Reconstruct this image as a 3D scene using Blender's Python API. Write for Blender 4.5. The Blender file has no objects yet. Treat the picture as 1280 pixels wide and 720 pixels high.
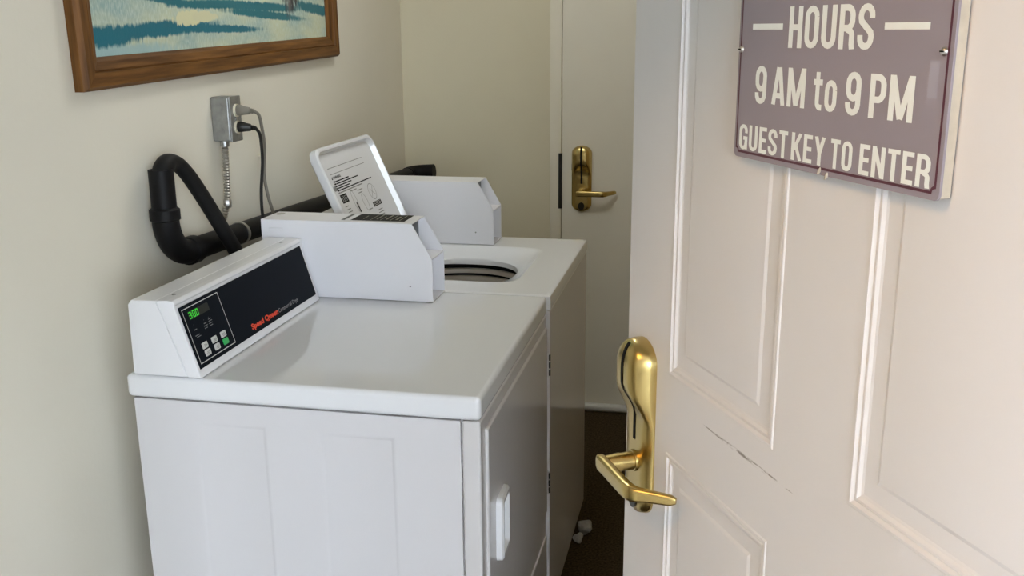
import bpy, bmesh, math, random
from mathutils import Vector, Matrix
random.seed(7)
PI = math.pi
S = bpy.context.scene
COL = S.collection

# ------------------------------------------------------------------ camera
yaw, pit, rol, FPX = 0.2062, 0.2563, -0.0079, 1231.7
fw = Vector((-math.sin(yaw)*math.cos(pit), math.cos(yaw)*math.cos(pit), -math.sin(pit)))
rt = Vector((math.cos(yaw), math.sin(yaw), 0)); up = rt.cross(fw)
r2 = rt*math.cos(rol) + up*math.sin(rol); u2 = -rt*math.sin(rol) + up*math.cos(rol)
cam_d = bpy.data.cameras.new('camera'); cam = bpy.data.objects.new('camera', cam_d); COL.objects.link(cam)
cam_d.sensor_width = 36.0; cam_d.lens = FPX/1280*36.0; cam_d.clip_start = 0.02
m = Matrix((r2, u2, -fw)).transposed().to_4x4(); m.translation = Vector((1.110, -1.6201, 1.5566))
cam.matrix_world = m
S.camera = cam

# ------------------------------------------------------------------ world, light, exposure
W = bpy.data.worlds.new('overcast_sky'); S.world = W; W.use_nodes = True
bg = W.node_tree.nodes['Background']
bg.inputs['Color'].default_value = (0.82, 0.91, 1.0, 1); bg.inputs['Strength'].default_value = 14.8
LAMP_POWER = 12.0; HALL_LAMP_POWER = 35.0
S.view_settings.view_transform = 'Standard'; S.view_settings.look = 'None'
S.view_settings.gamma = 1.0; S.view_settings.use_curve_mapping = False
S.view_settings.exposure = 0.0

# ------------------------------------------------------------------ materials
MATS = {}
def mat(name, col, rough=0.5, metal=0.0, var=0.0, vscale=8.0, bump=0.0, bscale=60.0, spec=0.5, coat=0.0, emit=None, es=0.0, col2=None, stretch=None, detail=4.0):
    if name in MATS: return MATS[name]
    M = bpy.data.materials.new(name); M.use_nodes = True; MATS[name] = M
    nt = M.node_tree; b = nt.nodes['Principled BSDF']
    b.inputs['Base Color'].default_value = (*col, 1); b.inputs['Roughness'].default_value = rough
    b.inputs['Metallic'].default_value = metal; b.inputs['Specular IOR Level'].default_value = spec
    b.inputs['Coat Weight'].default_value = coat
    if emit: b.inputs['Emission Color'].default_value = (*emit, 1); b.inputs['Emission Strength'].default_value = es
    tc = nt.nodes.new('ShaderNodeTexCoord')
    src = tc.outputs['Object']
    if stretch:
        mp = nt.nodes.new('ShaderNodeMapping'); mp.inputs['Scale'].default_value = stretch
        nt.links.new(src, mp.inputs['Vector']); src = mp.outputs['Vector']
    if var or col2:
        n = nt.nodes.new('ShaderNodeTexNoise'); n.inputs['Scale'].default_value = vscale; n.inputs['Detail'].default_value = detail
        nt.links.new(src, n.inputs['Vector'])
        r = nt.nodes.new('ShaderNodeValToRGB'); r.color_ramp.elements[0].position = 0.3; r.color_ramp.elements[1].position = 0.7
        c2 = col2 if col2 else tuple(max(0, c*(1-var)) for c in col)
        r.color_ramp.elements[0].color = (*c2, 1); r.color_ramp.elements[1].color = (*col, 1)
        nt.links.new(n.outputs['Fac'], r.inputs['Fac']); nt.links.new(r.outputs['Color'], b.inputs['Base Color'])
    if bump:
        n2 = nt.nodes.new('ShaderNodeTexNoise'); n2.inputs['Scale'].default_value = bscale; n2.inputs['Detail'].default_value = 3
        nt.links.new(src, n2.inputs['Vector'])
        bp = nt.nodes.new('ShaderNodeBump'); bp.inputs['Strength'].default_value = bump; bp.inputs['Distance'].default_value = 0.002
        nt.links.new(n2.outputs['Fac'], bp.inputs['Height']); nt.links.new(bp.outputs['Normal'], b.inputs['Normal'])
    return M

M_wall = mat('cream_wall_paint', (0.80, 0.755, 0.645), 0.75, var=0.03, vscale=3, bump=0.12, bscale=90, spec=0.25)
M_back = mat('beige_wall_paint', (0.73, 0.67, 0.51), 0.75, var=0.03, vscale=4, bump=0.12, bscale=120, spec=0.25)
M_ceil = mat('ceiling_paint', (0.80, 0.77, 0.70), 0.85)
M_bdoor = mat('back_door_paint', (0.86, 0.82, 0.72), 0.55, var=0.02, vscale=6)
M_trim = mat('trim_paint', (0.82, 0.77, 0.65), 0.5)
M_sweep = mat('grey_white_sweep', (0.74, 0.74, 0.73), 0.4, var=0.12, vscale=20)
M_carpet = mat('brown_carpet', (0.085, 0.058, 0.030), 0.95, col2=(0.022, 0.014, 0.007), vscale=140, bump=1.0, bscale=260, spec=0.1, detail=6)
M_hall = mat('white_hall_paint', (0.80, 0.81, 0.83), 0.8)  # unseen hall, white chosen to keep the bounced light neutral
M_tan = mat('tan_bounce_paint', (0.70, 0.54, 0.32), 0.75, var=0.04, vscale=4)  # unseen right wall, tan chosen to warm the reflections on the fronts
M_conc = mat('walkway_concrete', (0.44, 0.44, 0.44), 0.9, var=0.15, vscale=5)
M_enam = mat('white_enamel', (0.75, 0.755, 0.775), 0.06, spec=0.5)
M_coin = mat('lightened_coin_box_enamel', (0.81, 0.805, 0.84), 0.32, bump=0.03, bscale=300)  # same white enamel, lightened to offset the weaker daylight deeper in
M_side = mat('darkened_side_enamel', (0.66, 0.645, 0.66), 0.35, bump=0.05, bscale=300, spec=0.5)  # same white enamel, darkened to hold down the doorway light on it
M_front = mat('darkened_front_enamel', (0.64, 0.62, 0.62), 0.14, bump=0.02, bscale=200)  # same white enamel, darkened like the side to match the light
M_plas = mat('white_plastic', (0.76, 0.76, 0.78), 0.22)
M_dark = mat('dark_gap', (0.012, 0.012, 0.012), 0.8, spec=0.1)
M_blackpanel = mat('black_control_overlay', (0.004, 0.006, 0.010), 0.5, spec=0.05)
M_btn = mat('grey_button', (0.55, 0.55, 0.53), 0.5)
M_gbtn = mat('green_button', (0.03, 0.42, 0.10), 0.5)
M_led = mat('green_led_digits', (0.02, 0.25, 0.02), 0.5, emit=(0.05, 1.0, 0.04), es=0.5)
M_ledwin = mat('display_window', (0.018, 0.020, 0.016), 0.4, spec=0.15)
M_red = mat('red_lettering', (0.75, 0.06, 0.02), 0.5)
M_grey = mat('grey_lettering', (0.30, 0.30, 0.31), 0.5)
M_dgrey = mat('dim_lettering', (0.13, 0.14, 0.14), 0.5)
M_ink = mat('black_ink', (0.015, 0.015, 0.015), 0.7, spec=0.1)
M_gink = mat('grey_ink', (0.24, 0.24, 0.235), 0.7, spec=0.2)
M_lgink = mat('light_grey_ink', (0.60, 0.60, 0.58), 0.6)
M_steel = mat('steel', (0.55, 0.54, 0.52), 0.35, metal=1.0)
M_galv = mat('galvanised_box', (0.42, 0.43, 0.43), 0.45, metal=0.85, var=0.3, vscale=45)
M_tubring = mat('tub_ring', (0.66, 0.60, 0.52), 0.45)
M_abs = mat('black_pipe_plastic', (0.006, 0.006, 0.007), 0.5, var=0.2, vscale=30, spec=0.18)
M_hose = mat('black_rubber_hose', (0.007, 0.007, 0.008), 0.55, col2=(0.014, 0.014, 0.014), vscale=25, spec=0.2)
M_blk = mat('black_cord_plastic', (0.010, 0.010, 0.010), 0.45)
M_gcord = mat('grey_cord_plastic', (0.22, 0.20, 0.165), 0.55)
M_ivory = mat('ivory_plastic', (0.78, 0.72, 0.58), 0.4)
M_brass = mat('satin_brass', (0.60, 0.455, 0.18), 0.27, metal=1.0, bump=0.03, bscale=200, var=0.12, vscale=20)
M_lock = mat('dark_lock_core', (0.02, 0.018, 0.015), 0.4, metal=0.3)
M_sign = mat('mauve_grey_sign_face', (0.30, 0.265, 0.305), 0.35, var=0.04, vscale=6)
M_signtxt = mat('white_lettering', (0.86, 0.90, 0.88), 0.5)
M_maroon = mat('maroon_line', (0.09, 0.02, 0.04), 0.45)
M_board = mat('beige_backing_board', (0.62, 0.55, 0.44), 0.35, var=0.15, vscale=60)
M_tape = mat('clear_tape', (0.36, 0.34, 0.40), 0.2)
M_lint = mat('grey_lint', (0.42, 0.42, 0.42), 0.95, var=0.3, vscale=60, bump=0.8, bscale=150)
M_globe = mat('lamp_glass', (0.9, 0.85, 0.75), 0.4, emit=(1.0, 0.96, 0.88), es=1.2)
M_wglobe = mat('warm_lamp_glass', (0.9, 0.8, 0.65), 0.4, emit=(1.0, 0.62, 0.26), es=1.2)
M_coinshade = mat('shaded_coin_plate', (0.16, 0.18, 0.20), 0.5)  # shadow inside the coin opening, painted in as dark grey
M_label = mat('dark_instruction_label', (0.02, 0.02, 0.02), 0.6, spec=0.12)
M_labtxt = mat('label_print', (0.30, 0.28, 0.22), 0.5)

def wood(stretch):
    M = bpy.data.materials.new('oak_frame'); M.use_nodes = True; nt = M.node_tree; b = nt.nodes['Principled BSDF']
    tc = nt.nodes.new('ShaderNodeTexCoord'); mp = nt.nodes.new('ShaderNodeMapping'); mp.inputs['Scale'].default_value = stretch
    nt.links.new(tc.outputs['Object'], mp.inputs['Vector'])
    n = nt.nodes.new('ShaderNodeTexNoise'); n.inputs['Scale'].default_value = 6; n.inputs['Detail'].default_value = 8
    nt.links.new(mp.outputs['Vector'], n.inputs['Vector'])
    r = nt.nodes.new('ShaderNodeValToRGB'); r.color_ramp.elements[0].position = .3; r.color_ramp.elements[1].position = .75
    r.color_ramp.elements[0].color = (0.075, 0.030, 0.008, 1); r.color_ramp.elements[1].color = (0.235, 0.105, 0.028, 1)
    nt.links.new(n.outputs['Fac'], r.inputs['Fac']); nt.links.new(r.outputs['Color'], b.inputs['Base Color'])
    b.inputs['Roughness'].default_value = 0.55; b.inputs['Specular IOR Level'].default_value = 0.2
    return M
M_wood = wood((14, 0.9, 14)); M_wood_v = wood((14, 14, 0.9))

def math_n(nt, op, a, b=None, c=None):
    n = nt.nodes.new('ShaderNodeMath'); n.operation = op
    for i, v in enumerate((a, b, c)):
        if v is None: continue
        if isinstance(v, (int, float)): n.inputs[i].default_value = v
        else: nt.links.new(v, n.inputs[i])
    return n.outputs[0]
def mixc(nt, fac, a, b):
    n = nt.nodes.new('ShaderNodeMix'); n.data_type = 'RGBA'
    nt.links.new(fac, n.inputs[0])
    for i, v in ((6, a), (7, b)):
        if isinstance(v, tuple): n.inputs[i].default_value = (*v, 1)
        else: nt.links.new(v, n.inputs[i])
    return n.outputs[2]

def painting():
    M = bpy.data.materials.new('painted_canvas'); M.use_nodes = True; nt = M.node_tree; b = nt.nodes['Principled BSDF']
    b.inputs['Roughness'].default_value = 0.45
    tc = nt.nodes.new('ShaderNodeTexCoord'); sp = nt.nodes.new('ShaderNodeSeparateXYZ'); nt.links.new(tc.outputs['Object'], sp.inputs[0])
    u0, v0 = sp.outputs['Y'], sp.outputs['Z']
    def noise(scale, st=(1, 1, 1), detail=5):
        mp = nt.nodes.new('ShaderNodeMapping'); mp.inputs['Scale'].default_value = st; nt.links.new(tc.outputs['Object'], mp.inputs[0])
        n = nt.nodes.new('ShaderNodeTexNoise'); n.inputs['Scale'].default_value = scale; n.inputs['Detail'].default_value = detail
        nt.links.new(mp.outputs[0], n.inputs['Vector']); return n.outputs['Fac']
    brush = noise(30, (1, 2.6, 0.7), 6); big = noise(9, (1, 0.6, 1.5)); fine = noise(120, (1, 1.8, .6), 4)
    def ramp(f, p0, c0, p1, c1):
        r = nt.nodes.new('ShaderNodeValToRGB'); r.color_ramp.elements[0].position = p0; r.color_ramp.elements[1].position = p1
        r.color_ramp.elements[0].color = (*c0, 1); r.color_ramp.elements[1].color = (*c1, 1); nt.links.new(f, r.inputs[0]); return r.outputs[0]
    base = ramp(big, .35, (0.30, 0.44, 0.42), .62, (0.56, 0.60, 0.42))
    base = mixc(nt, math_n(nt, 'MULTIPLY', math_n(nt, 'SUBTRACT', fine, .42), 2.5), base, (0.62, 0.70, 0.62))
    wob = math_n(nt, 'MULTIPLY', math_n(nt, 'SUBTRACT', brush, .5), 1.9)
    wob2 = math_n(nt, 'MULTIPLY', math_n(nt, 'SUBTRACT', fine, .5), 0.9)
    def blob(cur, cu, cv, ru, rv, ang, col, soft=.35, amt=1.0):
        ca, sa = math.cos(ang), math.sin(ang)
        du = math_n(nt, 'SUBTRACT', u0, cu); dv = math_n(nt, 'SUBTRACT', v0, cv)
        a = math_n(nt, 'MULTIPLY_ADD', du, ca/ru, math_n(nt, 'MULTIPLY', dv, sa/ru))
        c = math_n(nt, 'MULTIPLY_ADD', dv, ca/rv, math_n(nt, 'MULTIPLY', du, -sa/rv))
        d = math_n(nt, 'ADD', math_n(nt, 'MULTIPLY', a, a), math_n(nt, 'MULTIPLY', c, c))
        d = math_n(nt, 'ADD', d, math_n(nt, 'ADD', wob, wob2))
        mk = nt.nodes.new('ShaderNodeMapRange'); nt.links.new(d, mk.inputs[0])
        mk.inputs[1].default_value = 1 + soft; mk.inputs[2].default_value = 1 - soft; mk.inputs[3].default_value = 0; mk.inputs[4].default_value = amt
        return mixc(nt, mk.outputs[0], cur, col)
    teal = (0.006, 0.145, 0.205); teal2 = (0.012, 0.15, 0.19); pale = (0.34, 0.52, 0.54)
    c = base
    c = blob(c, 0.02, 0.008, 0.30, 0.020, 0.0, pale, .4, .8)
    c = blob(c, 0.03, 0.044, 0.16, 0.022, 0.0, teal)
    c = blob(c, 0.28, 0.054, 0.24, 0.017, 0.02, teal)
    c = blob(c, 0.55, 0.047, 0.22, 0.010, -0.03, teal)
    c = blob(c, 0.40, 0.076, 0.075, 0.018, 0.05, (0.68, 0.66, 0.42), .15)
    c = blob(c, 0.47, 0.078, 0.060, 0.013, 0.0, (0.66, 0.64, 0.42), .15)
    c = blob(c, 0.30, 0.118, 0.13, 0.010, -0.10, teal2)
    c = blob(c, 0.52, 0.107, 0.22, 0.011, 0.0, teal2)
    c = blob(c, 0.78, 0.100, 0.28, 0.012, -0.03, teal2)
    c = blob(c, 0.82, 0.078, 0.24, 0.011, -0.06, teal2)
    c = blob(c, 1.18, 0.090, 0.16, 0.016, -0.10, teal2)
    c = blob(c, 0.60, 0.150, 0.50, 0.016, 0.03, teal2)
    c = blob(c, 0.99, 0.215, 0.066, 0.130, 0.0, (0.025, 0.022, 0.03), .3)
    c = blob(c, 0.975, 0.190, 0.022, 0.11, 0.0, (0.16, 0.15, 0.15), .5, .7)
    c = blob(c, 0.55, 0.45, 0.9, 0.16, 0.0, (0.45, 0.55, 0.50), .5)
    c = blob(c, 0.20, 0.36, 0.22, 0.10, 0.0, (0.10, 0.20, 0.16), .4)
    nt.links.new(c, b.inputs['Base Color'])
    bp = nt.nodes.new('ShaderNodeBump'); bp.inputs['Strength'].default_value = .4; bp.inputs['Distance'].default_value = .001
    nt.links.new(fine, bp.inputs['Height']); nt.links.new(bp.outputs[0], b.inputs['Normal'])
    return M
M_paint = painting()

def door_paint():
    M = bpy.data.materials.new('cream_door_paint'); M.use_nodes = True; nt = M.node_tree; b = nt.nodes['Principled BSDF']
    b.inputs['Roughness'].default_value = 0.38
    tc = nt.nodes.new('ShaderNodeTexCoord'); sp = nt.nodes.new('ShaderNodeSeparateXYZ'); nt.links.new(tc.outputs['Object'], sp.inputs[0])
    n = nt.nodes.new('ShaderNodeTexNoise'); n.inputs['Scale'].default_value = 3; nt.links.new(tc.outputs['Object'], n.inputs['Vector'])
    r = nt.nodes.new('ShaderNodeValToRGB'); r.color_ramp.elements[0].color = (0.725, 0.71, 0.715, 1); r.color_ramp.elements[1].color = (0.74, 0.725, 0.73, 1)
    nt.links.new(n.outputs['Fac'], r.inputs[0])
    # scuff: a thin dark scrape across the middle rail
    mp = nt.nodes.new('ShaderNodeMapping'); mp.inputs['Scale'].default_value = (30, 1, 160); nt.links.new(tc.outputs['Object'], mp.inputs[0])
    n2 = nt.nodes.new('ShaderNodeTexNoise'); n2.inputs['Scale'].default_value = 1.6; n2.inputs['Detail'].default_value = 5; nt.links.new(mp.outputs[0], n2.inputs['Vector'])
    s, z = sp.outputs['X'], sp.outputs['Z']
    t = math_n(nt, 'DIVIDE', math_n(nt, 'SUBTRACT', s, 0.325), 0.105)
    env = math_n(nt, 'SUBTRACT', 1.0, math_n(nt, 'POWER', math_n(nt, 'ABSOLUTE', t), 2.0))
    dz = math_n(nt, 'ABSOLUTE', math_n(nt, 'SUBTRACT', z, 1.0815))
    wid = math_n(nt, 'MULTIPLY_ADD', math_n(nt, 'MAXIMUM', env, 0.0), 0.0030, 0.0)
    f = math_n(nt, 'SUBTRACT', 1.0, math_n(nt, 'DIVIDE', dz, math_n(nt, 'ADD', wid, 1e-5)))
    f = math_n(nt, 'MULTIPLY', math_n(nt, 'MAXIMUM', f, 0.0), math_n(nt, 'MULTIPLY', math_n(nt, 'MAXIMUM', math_n(nt, 'SUBTRACT', n2.outputs['Fac'], .44), 0.0), 9.0))
    f = math_n(nt, 'MINIMUM', f, 0.85)
    nt.links.new(mixc(nt, f, r.outputs[0], (0.16, 0.13, 0.11)), b.inputs['Base Color'])
    return M
M_door = door_paint()

# ------------------------------------------------------------------ mesh helpers
def obj(name, bm, m, parent=None, sharp=35, wn=False, **tags):
    me = bpy.data.meshes.new(name); bmesh.ops.recalc_face_normals(bm, faces=bm.faces)
    for f in bm.faces: f.smooth = True
    bm.to_mesh(me); bm.free(); me.materials.append(m)
    me.set_sharp_from_angle(angle=math.radians(sharp))
    o = bpy.data.objects.new(name, me); COL.objects.link(o)
    if wn:
        w = o.modifiers.new('normals', 'WEIGHTED_NORMAL'); w.keep_sharp = True
    if parent: o.parent = parent
    for k, v in tags.items(): o[k] = v
    return o
def empty(name, loc=(0, 0, 0), rz=0, rx=0, **tags):
    o = bpy.data.objects.new(name, None); o.empty_display_size = 0.05; COL.objects.link(o)
    o.location = loc; o.rotation_euler = (rx, 0, rz)
    for k, v in tags.items(): o[k] = v
    return o
def box_bm(x0, x1, y0, y1, z0, z1, bev=0.0, seg=2, bm=None):
    t = bmesh.new(); r = bmesh.ops.create_cube(t, size=1)
    for v in t.verts:
        v.co = Vector(((x0+x1)/2 + v.co.x*(x1-x0), (y0+y1)/2 + v.co.y*(y1-y0), (z0+z1)/2 + v.co.z*(z1-z0)))
    if bev: bmesh.ops.bevel(t, geom=list(t.edges), offset=bev, segments=seg, profile=.5, affect='EDGES')
    if bm is None: return t
    me = bpy.data.meshes.new('t'); t.to_mesh(me); t.free(); bm.from_mesh(me); bpy.data.meshes.remove(me); return bm
def box(name, x0, x1, y0, y1, z0, z1, m, parent=None, bev=0.0, seg=2, **tags):
    return obj(name, box_bm(x0, x1, y0, y1, z0, z1, bev, seg), m, parent, wn=bev > 0, **tags)
def prism_bm(poly, axis, a0, a1, bev=0, seg=2, bm=None):
    """poly in the two remaining axes (order x,y,z without axis), extruded along axis"""
    bm = bm or bmesh.new()
    def P(p, a):
        return {'y': (p[0], a, p[1]), 'x': (a, p[0], p[1]), 'z': (p[0], p[1], a)}[axis]
    A = [bm.verts.new(P(p, a0)) for p in poly]; B = [bm.verts.new(P(p, a1)) for p in poly]
    n = len(poly); bm.faces.new(A); bm.faces.new(B[::-1])
    for i in range(n): bm.faces.new((A[i], B[i], B[(i+1) % n], A[(i+1) % n]))
    if bev: bmesh.ops.bevel(bm, geom=list(bm.edges), offset=bev, segments=seg, profile=.5, affect='EDGES')
    return bm
def smooth_path(pts, n=8):
    P = [Vector(p) for p in pts]; out = []
    P = [P[0]*2 - P[1]] + P + [P[-1]*2 - P[-2]]
    for i in range(1, len(P)-2):
        a, b, c, d = P[i-1:i+3]
        for k in range(n):
            t = k/n
            out.append(.5*((2*b) + (c-a)*t + (2*a-5*b+4*c-d)*t*t + (3*b-a-3*c+d)*t**3))
    out.append(P[-2]); return out
def tube_bm(path, rad, seg=16, bm=None, caps=True, up=None, flat=None):
    """rad: float or list; flat: second radius list for elliptical sections along the frame's second axis"""
    bm = bm or bmesh.new(); P = [Vector(p) for p in path]; n = len(P)
    R = rad if isinstance(rad, (list, tuple)) else [rad]*n
    F = flat if flat is not None else R
    if not isinstance(F, (list, tuple)): F = [F]*n
    T = [(P[min(i+1, n-1)] - P[max(i-1, 0)]).normalized() for i in range(n)]
    ref = Vector(up) if up else (Vector((0, 0, 1)) if abs(T[0].z) < .9 else Vector((1, 0, 0)))
    N = (ref - T[0]*ref.dot(T[0])).normalized(); rings = []
    for i in range(n):
        if i and not up:
            N = (N - T[i]*N.dot(T[i])).normalized()
        elif up:
            N = (ref - T[i]*ref.dot(T[i])).normalized()
        B = T[i].cross(N)
        rings.append([bm.verts.new(P[i] + N*math.cos(2*PI*k/seg)*R[i] + B*math.sin(2*PI*k/seg)*F[i]) for k in range(seg)])
    for i in range(n-1):
        for k in range(seg): bm.faces.new((rings[i][k], rings[i][(k+1) % seg], rings[i+1][(k+1) % seg], rings[i+1][k]))
    if caps: bm.faces.new(rings[0][::-1]); bm.faces.new(rings[-1])
    return bm
def loops_bm(loops, bm=None, cap_first=False, cap_last=False):
    bm = bm or bmesh.new(); L = [[bm.verts.new(p) for p in l] for l in loops]; n = len(loops[0])
    for a, b in zip(L, L[1:]):
        for k in range(n): bm.faces.new((a[k], a[(k+1) % n], b[(k+1) % n], b[k]))
    if cap_first: bm.faces.new(L[0][::-1])
    if cap_last: bm.faces.new(L[-1])
    return bm
def rect_loop(u0, u1, v0, v1, ins, h, f):
    return [f(u0+ins, v0+ins, h), f(u1-ins, v0+ins, h), f(u1-ins, v1-ins, h), f(u0+ins, v1-ins, h)]
def plate_holes_bm(u0, u1, v0, v1, holes, f, bm=None):
    """flat plate with rectangular holes; f(u,v,h) -> xyz"""
    bm = bm or bmesh.new()
    us = sorted({u0, u1, *[h[0] for h in holes], *[h[1] for h in holes]}); vs = sorted({v0, v1, *[h[2] for h in holes], *[h[3] for h in holes]})
    V = {}
    def g(i, j):
        if (i, j) not in V: V[i, j] = bm.verts.new(f(us[i], vs[j], 0))
        return V[i, j]
    for i in range(len(us)-1):
        for j in range(len(vs)-1):
            cu, cv = (us[i]+us[i+1])/2, (vs[j]+vs[j+1])/2
            if any(h[0] < cu < h[1] and h[2] < cv < h[3] for h in holes): continue
            bm.faces.new((g(i, j), g(i+1, j), g(i+1, j+1), g(i, j+1)))
    return bm
def disc_bm(c, r, n_axis, t=.001, seg=20, bm=None):
    c = Vector(c); a = Vector(n_axis).normalized()
    return tube_bm([c, c+a*t], r, seg, bm)

# stroke lettering ----------------------------------------------------------
T_ = 0.148
def arc(cx, cy, r, a0, a1, n=8, ry=None):
    ry = ry or r
    return [(cx + r*math.cos(math.radians(a0+(a1-a0)*i/n)), cy + ry*math.sin(math.radians(a0+(a1-a0)*i/n))) for i in range(n+1)]
def stad(l, r, b, t):
    q = (r-l)/2; c = (l+r)/2; e = q*1.25
    return arc(c, t-e, q, 0, 180, ry=e) + arc(c, b+e, q, 180, 360, ry=e) + [(r, t-e)]
def glyph(ch):
    h = T_/2; w = .45; l, r, b, t = h, w-h, h, 1-h; q = (r-l)/2; c = (l+r)/2; e = q*1.25
    if ch == 'H': return w, [[(l, 0), (l, 1)], [(r, 0), (r, 1)], [(l, .5), (r, .5)]]
    if ch == 'O': return w, [stad(l, r, b, t)]
    if ch == 'U': return w, [[(l, 1)] + arc(c, b+e, q, 180, 360, ry=e) + [(r, 1)]]
    if ch == 'R': return w, [[(l, 0), (l, 1)], [(l, t), (c-.03, t)] + arc(c, t-e, q, 80, 0, ry=e) + arc(c, .47+e*.9, q, 0, -80, ry=e*.9) + [(l, .47)], [(c-.02, .47)] + arc(c, .40-e*.5, q, 75, 0, ry=e*.7) + [(r, .12), (r+.02, 0)]]
    if ch == 'P': return w, [[(l, 0), (l, 1)], [(l, t), (c-.03, t)] + arc(c, t-e, q, 80, 0, ry=e) + arc(c, .42+e, q, 0, -80, ry=e) + [(l, .42)]]
    if ch == 'S': return w, [[(r, .68)] + arc(c, t-e, q, 0, 180, ry=e) + [(l, .70), (l+.02, .62), (r-.02, .38), (r, .30)] + arc(c, b+e, q, 0, -180, ry=e) + [(l, .32)]]
    if ch == '9': return w, [stad(l, r, .40, t), [(r, .75)] + arc(c, b+e, q, 0, -180, ry=e) + [(l, .30)]]
    if ch == 'G': return w, [[(r, .66)] + arc(c, t-e, q, 0, 180, ry=e) + arc(c, b+e, q, 180, 330, ry=e) + [(r, .30), (r, .46), (c, .46)], [(r, 0.02), (r, .4)]]
    if ch == 'E': return .38, [[(l, 0), (l, 1)], [(l, t), (.38, t)], [(l, .5), (.35, .5)], [(l, b), (.38, b)]]
    if ch == 'T': return .42, [[(.21, 0), (.21, 1)], [(0, t), (.42, t)]]
    if ch == 'K': return .46, [[(l, 0), (l, 1)], [(.40, 1), (l+.05, .40)], [(l+.10, .60), (.41, 0)]]
    if ch == 'Y': return .46, [[(.075, 1), (.23, .42)], [(.385, 1), (.23, .42)], [(.23, .48), (.23, 0)]]
    if ch == 'N': return .47, [[(l, 0), (l, 1)], [(.47-h, 0), (.47-h, 1)], [(l, 1), (.47-h, 0)]]
    if ch == 'A': return .50, [[(.07, 0), (.225, 1)], [(.43, 0), (.275, 1)], [(.14, .25), (.36, .25)]]
    if ch == 'M': return .64, [[(l, 0), (l, 1)], [(.64-h, 0), (.64-h, 1)], [(l+.01, 1), (.32, .05)], [(.63-h, 1), (.32, .05)]]
    if ch == 't': return .34, [[(.15, .95), (.15, .2)] + arc(.15+.11, .2, .11, 180, 270, 5, ry=.12) + [(.33, .08)], [(0, .70), (.33, .70)]]
    if ch == 'o': return .43, [stad(h, .43-h, b, .70)]
    if ch == ' ': return .10, []
    raise KeyError(ch)
def word_strokes(txt, gap=.085):
    x = 0; out = []
    for ch in txt:
        w, st = glyph(ch)
        out += [[(x+p[0], p[1]) for p in s] for s in st]; x += w + gap
    return x - gap, out
def lettering_bm(lines, f, lift=0.0004, T=T_):
    """lines: (text, s0, s1, z0, z1); f(u,v,h) -> xyz"""
    bm = bmesh.new(); k = 0
    for txt, s0, s1, z0, z1 in lines:
        Wd, st = word_strokes(txt); kx = (s1-s0)/Wd; kz = z1-z0
        for pl in st:
            k += 1; hh = lift + k*2e-6; n = len(pl); A = []
            for i in range(n):
                p = Vector(pl[i]); d0 = (p - Vector(pl[i-1])) if i else None; d1 = (Vector(pl[i+1]) - p) if i < n-1 else None
                if d0 is not None and d0.length < 1e-6: d0 = None
                if d1 is not None and d1.length < 1e-6: d1 = None
                ds = [d.normalized() for d in (d0, d1) if d is not None]
                if not ds: continue
                t = (ds[0] + ds[-1]); t = t.normalized() if t.length > 1e-4 else ds[0]
                nn = Vector((-t.y, t.x)); cosv = max(.45, abs(nn.dot(Vector((-ds[0].y, ds[0].x)))))
                o = nn*(T/2/cosv)
                A.append([bm.verts.new(f(s0 + q.x*kx, z0 + max(0, min(1, q.y))*kz, hh)) for q in (p+o, p-o)])
            for a, b in zip(A, A[1:]):
                try: bm.faces.new((a[0], a[1], b[1], b[0]))
                except ValueError: pass
    return bm
def font_bm(txt, s0, s1, z0, z1, f, lift=.0004, bold=0.0):
    cu = bpy.data.curves.new('t', 'FONT'); cu.body = txt; cu.resolution_u = 3; cu.offset = bold
    o = bpy.data.objects.new('t', cu); COL.objects.link(o)
    bpy.context.view_layer.update()
    me = bpy.data.meshes.new_from_object(o.evaluated_get(bpy.context.evaluated_depsgraph_get()))
    bpy.data.objects.remove(o); bpy.data.curves.remove(cu)
    xs = [v.co.x for v in me.vertices]; ys = [v.co.y for v in me.vertices]
    bm = bmesh.new(); bm.from_mesh(me); bpy.data.meshes.remove(me)
    for v in bm.verts:
        u = s0 + (v.co.x-min(xs))/(max(xs)-min(xs))*(s1-s0); w = z0 + (v.co.y-min(ys))/(max(ys)-min(ys))*(z1-z0)
        v.co = Vector(f(u, w, lift))
    return bm
def flat_bm(rects, f, lift=.0004, bm=None):
    bm = bm or bmesh.new()
    for q in rects:
        if len(q) == 4 and not isinstance(q[0], tuple): u0, u1, v0, v1 = q; q = [(u0, v0), (u1, v0), (u1, v1), (u0, v1)]
        bm.faces.new([bm.verts.new(f(p[0], p[1], lift)) for p in q])
    return bm
def line_bm(pts, w, f, lift=.0004, closed=False, bm=None):
    bm = bm or bmesh.new(); P = [Vector(p) for p in pts]; n = len(P); A = []
    for i in range(n):
        d0 = (P[i]-P[i-1]).normalized() if (i or closed) else None
        d1 = (P[(i+1) % n]-P[i]).normalized() if (i < n-1 or closed) else None
        ds = [d for d in (d0, d1) if d is not None]; t = (ds[0]+ds[-1]).normalized(); nn = Vector((-t.y, t.x))
        c = max(.4, abs(nn.dot(Vector((-ds[0].y, ds[0].x))))); o = nn*w/2/c
        A.append([bm.verts.new(f(q.x, q.y, lift)) for q in (P[i]+o, P[i]-o)])
    for i in range(n if closed else n-1):
        a, b = A[i], A[(i+1) % n]; bm.faces.new((a[0], a[1], b[1], b[0]))
    return bm

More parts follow.
